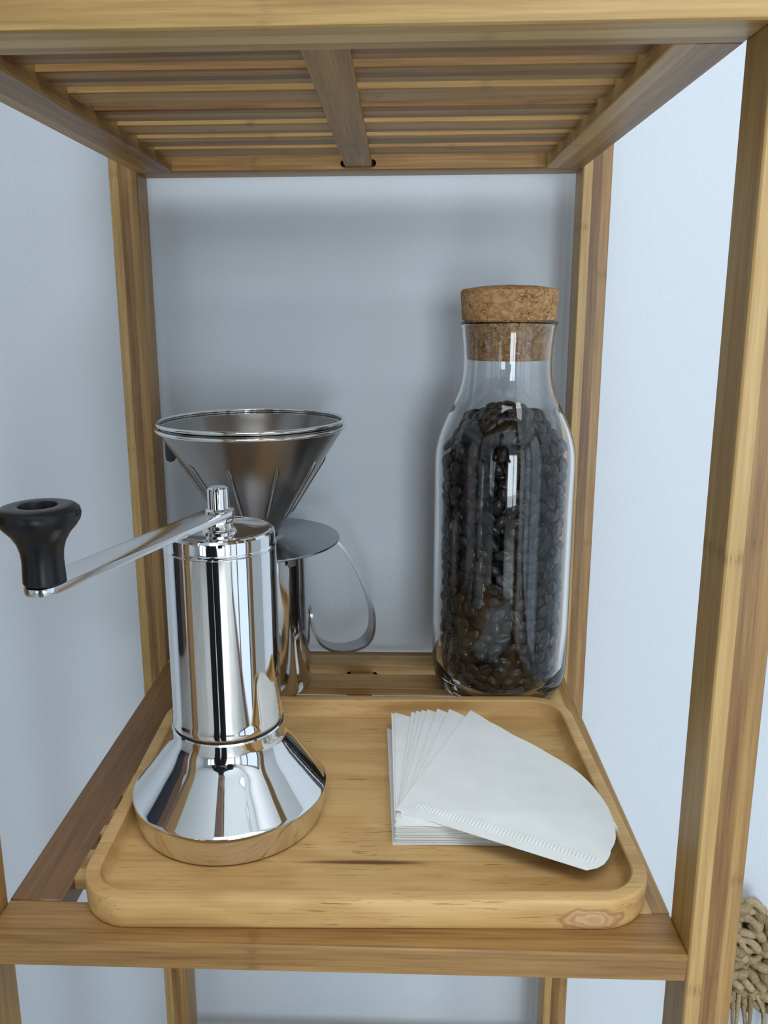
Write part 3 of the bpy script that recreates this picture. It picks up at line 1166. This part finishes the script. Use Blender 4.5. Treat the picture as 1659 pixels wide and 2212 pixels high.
def knot_mesh(kind):
    bm = bmesh.new()
    if kind == 0:
        pts = [(0.0065 * math.cos(t), -0.0022 * math.sin(2 * t) - 0.003 * abs(math.cos(t / 2)), 0.0042 * math.sin(t)) for t in [math.pi * 2 * i / 14 for i in range(14)]]
        tube_bm(pts, 0.0034, 8, bm, True)
    elif kind == 1:
        pts = catmull([(-0.008, 0.003, -0.002), (-0.004, -0.004, 0.001), (0.003, -0.0055, 0.002), (0.008, 0.002, -0.001)], 4)
        tube_bm(pts, [0.0026 + 0.0018 * math.sin(math.pi * i / (len(pts) - 1)) for i in range(len(pts))], 8, bm)
    else:
        pts = catmull([(-0.006, 0.003, 0.006), (-0.001, -0.005, 0.003), (0.002, -0.005, -0.003), (0.006, 0.003, -0.006)], 4)
        tube_bm(pts, [0.0026 + 0.0020 * math.sin(math.pi * i / (len(pts) - 1)) for i in range(len(pts))], 8, bm)
    for v in bm.verts:
        v.co += Vector((jr.uniform(-1, 1), jr.uniform(-1, 1), jr.uniform(-1, 1))) * 0.00035
    bmesh.ops.recalc_face_normals(bm, faces=bm.faces[:])
    me = bpy.data.meshes.new('knot')
    bm.to_mesh(me)
    bm.free()
    me.materials.append(M['jute'])
    me.polygons.foreach_set('use_smooth', [True] * len(me.polygons))
    return me


KM = [knot_mesh(k) for k in range(3)]
for i in range(11):
    zr = -0.004 - 0.0098 * i
    x0, x1 = -0.040, 0.006 + 0.006 * i
    nx = int((x1 - x0) / 0.0115)
    for k in range(nx):
        x = x0 + 0.0115 * (k + 0.5 * (i % 2))
        o = bpy.data.objects.new('knot', jr.choice(KM))
        o.location = (x + jr.uniform(-.0015, .0015), 0.004 + jr.uniform(-.003, .004), zr + jr.uniform(-.0015, .0015))
        o.rotation_euler = (jr.uniform(-.4, .4), jr.uniform(-.7, .7), jr.uniform(-.4, .4))
        link(o, ju)
for k in range(30):
    x = -0.042 + 0.0050 * k
    z0 = -0.092 + jr.uniform(-.008, .008)
    pts = catmull([(x, -0.002, z0), (x + jr.uniform(-.006, .006), -0.010, z0 - 0.02), (x + jr.uniform(-.010, .008), -0.008, z0 - 0.05 - jr.uniform(0, .02))], 5)
    finish('strand', tube_bm(pts, [0.0021 - 0.0014 * i / (len(pts) - 1) for i in range(len(pts))], 6), M['jute'], ju, 60)

# ------------------------------------------------------------------ the photographer (seen mirrored in the polished steel)
def person():
    px, py = 0.02, -0.74
    V, E, RR = [], [], []

    def v(co, r, parent=None):
        V.append(co)
        RR.append(r)
        if parent is not None:
            E.append((parent, len(V) - 1))
        return len(V) - 1
    pel = v((px, py, 0.12), (0.155, 0.11))
    wa = v((px, py, 0.27), (0.135, 0.095), pel)
    ch = v((px, py - 0.01, 0.45), (0.165, 0.11), wa)
    sh_ = v((px, py, 0.56), (0.10, 0.075), ch)
    nk = v((px, py + 0.015, 0.625), (0.052, 0.055), sh_)
    hd = v((px, py + 0.035, 0.70), (0.068, 0.085), nk)
    tp = v((px, py + 0.035, 0.79), (0.072, 0.088), hd)
    v((px, py + 0.130, 0.715), (0.012, 0.014), hd)
    for s in (-1, 1):
        hip = v((px + s * 0.085, py, 0.03), (0.098, 0.10), pel)
        kn = v((px + s * 0.095, py + 0.015, -0.34), (0.085, 0.085), hip)
        an = v((px + s * 0.10, py - 0.01, -0.72), (0.070, 0.070), kn)
        he = v((px + s * 0.105, py + 0.05, -0.765), (0.038, 0.032), an)
        v((px + s * 0.115, py + 0.16, -0.778), (0.036, 0.020), he)
        so = v((px + s * 0.165, py, 0.535), (0.058, 0.058), sh_)
        el = v((px + s * 0.205, py + 0.07, 0.27), (0.043, 0.043), so)
        wr = v((0.1787 + s * 0.085, -0.425, 0.215), (0.027, 0.024), el)
        pa = v((0.1787 + s * 0.060, -0.350, 0.222), (0.022, 0.034), wr)
        for k, (dz, ln) in enumerate(((0.030, 0.9), (0.012, 1.0), (-0.006, 0.95), (-0.022, 0.78))):
            f1 = v((0.1787 + s * 0.050, -0.3235, 0.230 + dz), (0.0085, 0.0085), pa)
            f2 = v((0.1787 + s * (0.050 - 0.012 * ln), -0.3195, 0.231 + dz), (0.0075, 0.0075), f1)
        t1 = v((0.1787 + s * 0.048, -0.372, 0.248), (0.010, 0.010), pa)
        v((0.1787 + s * 0.028, -0.352, 0.262), (0.0085, 0.0085), t1)
    me = bpy.data.meshes.new('person')
    me.from_pydata(V, E, [])
    o = bpy.data.objects.new('person', me)
    C.objects.link(o)
    md = o.modifiers.new('s', 'SKIN')
    md.use_smooth_shade = True
    for i, r in enumerate(RR):
        me.skin_vertices[0].data[i].radius = r
    me.skin_vertices[0].data[0].use_root = True
    sb = o.modifiers.new('d', 'SUBSURF')
    sb.levels = sb.render_levels = 2
    bpy.context.view_layer.update()
    new = bpy.data.meshes.new_from_object(o.evaluated_get(bpy.context.evaluated_depsgraph_get()))
    o.modifiers.clear()
    o.data = new
    cloth = plain('dark_navy_cloth', (0.010, 0.011, 0.018), 0.85).mat
    skin = plain('skin', (0.42, 0.24, 0.17), 0.5).mat
    new.materials.clear()
    for mt in (cloth, skin):
        new.materials.append(mt)
    for p in new.polygons:
        c = p.center
        p.material_index = 1 if (c.z > 0.635 or (c.y > -0.45 and c.z > 0.1)) else 0
        p.use_smooth = True
    tag(o, 'person in dark clothes taking the photo, mirrored in the grinder', 'person')
    bm = bmesh.new()
    bmesh.ops.create_uvsphere(bm, u_segments=24, v_segments=14, radius=1.0)
    for vv in list(bm.verts):
        c = vv.co
        vv.co = Vector((px + c.x * 0.085, py + 0.018 + c.y * 0.098, 0.765 + c.z * 0.105))
    bmesh.ops.delete(bm, geom=[f for f in bm.faces if f.calc_center_median().z < 0.74 and f.calc_center_median().y > py + 0.03], context='FACES')
    finish('hair', bm, plain('dark_hair', (0.015, 0.010, 0.008), 0.6).mat, o, 60)


person()
bm = bmesh.new()
bmesh.ops.create_cube(bm, size=1.0)
for v_ in bm.verts:
    v_.co = Vector((v_.co.x * 0.074, v_.co.y * 0.008, v_.co.z * 0.158))
bmesh.ops.bevel(bm, geom=bm.edges[:], offset=0.003, segments=2, affect='EDGES', profile=0.5)
ph = finish('phone', bm, M['black'], None, 40)
ph.matrix_world = Matrix.Translation(Vector((0.1787, -0.2977, 0.2638)) - fw * 0.012 - up2 * 0.055) @ Matrix((rt2, fw, up2)).transposed().to_4x4()
tag(ph, 'black phone held upright by the person taking the photo', 'phone')
